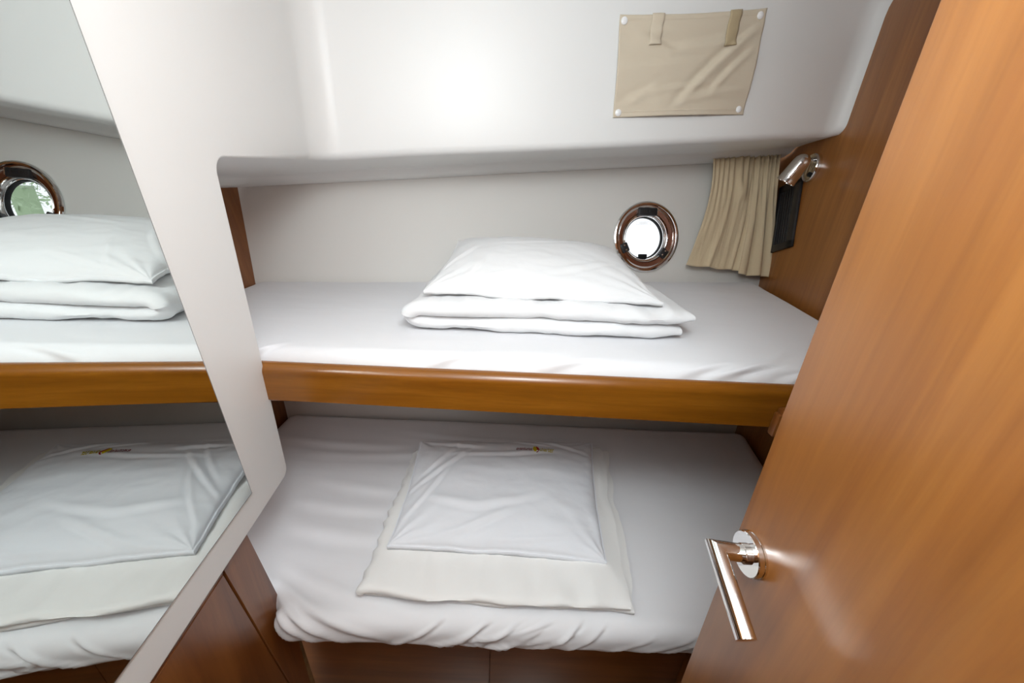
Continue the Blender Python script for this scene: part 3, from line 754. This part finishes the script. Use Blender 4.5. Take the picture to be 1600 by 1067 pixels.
# ================================================================= READING LAMP AND VENT
lampc = wall(0.300, 0.4060)
lamp = empty('reading_lamp', tuple(lampc), 'chrome swivel reading lamp on the right wood bulkhead above the vent', 'lamp')
LM = frame(lampc, we, Vector((0, 0, 1)), WNn)
lb = lathe('base', [(0, 0.010), (0.030, 0.010), (0.037, 0.012), (0.0415, 0.0145), (0.0435, 0.012), (0.044, 0.006), (0.0435, 0.0), (0.0, 0.0)], chrome, lamp, LM @ Matrix.Diagonal((0.92, 1.0, 1.0, 1.0)), 72)
lathe('switch', [(0, 0.0145), (0.0055, 0.014), (0.0075, 0.012), (0.0075, 0.009)], rubber, lb, LM @ Matrix.Translation((-0.004, -0.020, 0)), 24)
bp = LM @ Vector((0.002, 0.022, 0.010)); hb = Vector((0.912, 1.335, 1.5610))
tube('arm', [bp, bp.lerp(hb, 0.45)], 0.0085, chrome, lamp, 24)
tube('joint', [bp.lerp(hb, 0.40), bp.lerp(hb, 0.85)], 0.0080, black, lamp, 24)
hm = Vector((0.8850, 1.3500, 1.4940)); ax = (hm - hb).normalized()
zx = ax; xx = zx.orthogonal().normalized(); yx = zx.cross(xx); L = (hm - hb).length
lathe('shade', [(0.0, -0.016), (0.010, -0.0145), (0.018, -0.009), (0.0235, 0.0), (0.0255, 0.012), (0.0275, 0.05), (0.0285, L - 0.004), (0.0300, L - 0.001), (0.0300, L), (0.0270, L), (0.0255, 0.03), (0.0, 0.02)], chrome, lamp, frame(hb, xx, yx, zx), 64, 30)
lathe('bulb_lens', [(0, L - 0.012), (0.0262, L - 0.012)], snap_m, lamp, frame(hb, xx, yx, zx), 48)

# vent, leaning with the hull side
vu = Vector((-0.1310, -0.0375)).normalized() * -1          # (p,z) direction along the bottom edge
vo = wall(0.2630, 0.1570); ca_, sa_ = math.cos(rad(16)), math.sin(rad(16))
vy = we * 0.33 + Vector((0, 0, 1)) * 0.944; vx = we * 0.944 - Vector((0, 0, 1)) * 0.33
VM = frame(vo, vx, vy, WNn)
vent = empty('vent_grille', tuple(vo), 'black louvred vent on the right wood bulkhead below the reading lamp', 'vent')
bm = bmesh.new(); W_, H_ = 0.140, 0.245
add_box(bm, (0, 0, 0), (W_, 0.026, 0.009), 0.002); add_box(bm, (0, H_ - 0.026, 0), (W_, H_, 0.009), 0.002)
add_box(bm, (0, 0, 0), (0.036, H_, 0.009), 0.002); add_box(bm, (W_ - 0.020, 0, 0), (W_, H_, 0.009), 0.002)
bm.transform(VM); bmo('frame', bm, black, vent)
bm = bmesh.new(); add_box(bm, (0.01, 0.01, 0.0), (W_ - 0.01, H_ - 0.01, 0.0012), 0); bm.transform(VM); bmo('backing', bm, rubber, vent)
for k in range(5):
    x = 0.045 + k * 0.0155
    b2 = bmesh.new(); add_box(b2, (-0.0035, 0.025, -0.0015), (0.0035, H_ - 0.025, 0.0015), 0.001)
    b2.transform(VM @ Matrix.Translation((x, 0, 0.0062)) @ Matrix.Rotation(rad(-28), 4, 'Y')); bmo('louvre', b2, black, vent)

# ================================================================= OUTSIDE, seen through the porthole
tag(box('quay', (-6, 5.0, -0.9), (9, 8, -0.45), quay_m, None, 0), 'pale stone quay outside the porthole', 'quay', kind='structure')
rnd = random.Random(2); bm = bmesh.new()
for i in range(900):
    c_ = Vector((4.3, 5.9, 1.0)) + Vector((rnd.gauss(0, 0.38), rnd.gauss(0, 0.35), rnd.gauss(0, 0.32)))
    if c_.z < 0.2: continue
    a = Vector((rnd.uniform(-1, 1), rnd.uniform(-1, 1), rnd.uniform(-1, 1))).normalized(); b = a.orthogonal().normalized()
    s = rnd.uniform(0.02, 0.06)
    vs = [bm.verts.new(c_ + a * s), bm.verts.new(c_ + b * s * 0.4), bm.verts.new(c_ - a * s), bm.verts.new(c_ - b * s * 0.4)]; bm.faces.new(vs)
add_box(bm, (4.22, 5.82, -0.46), (4.38, 5.98, 0.9), 0.0)
tag(bmo('shrub', bm, leaf_m, None, False), 'green shrub on the quay, seen through the porthole in the mirror', 'shrub')
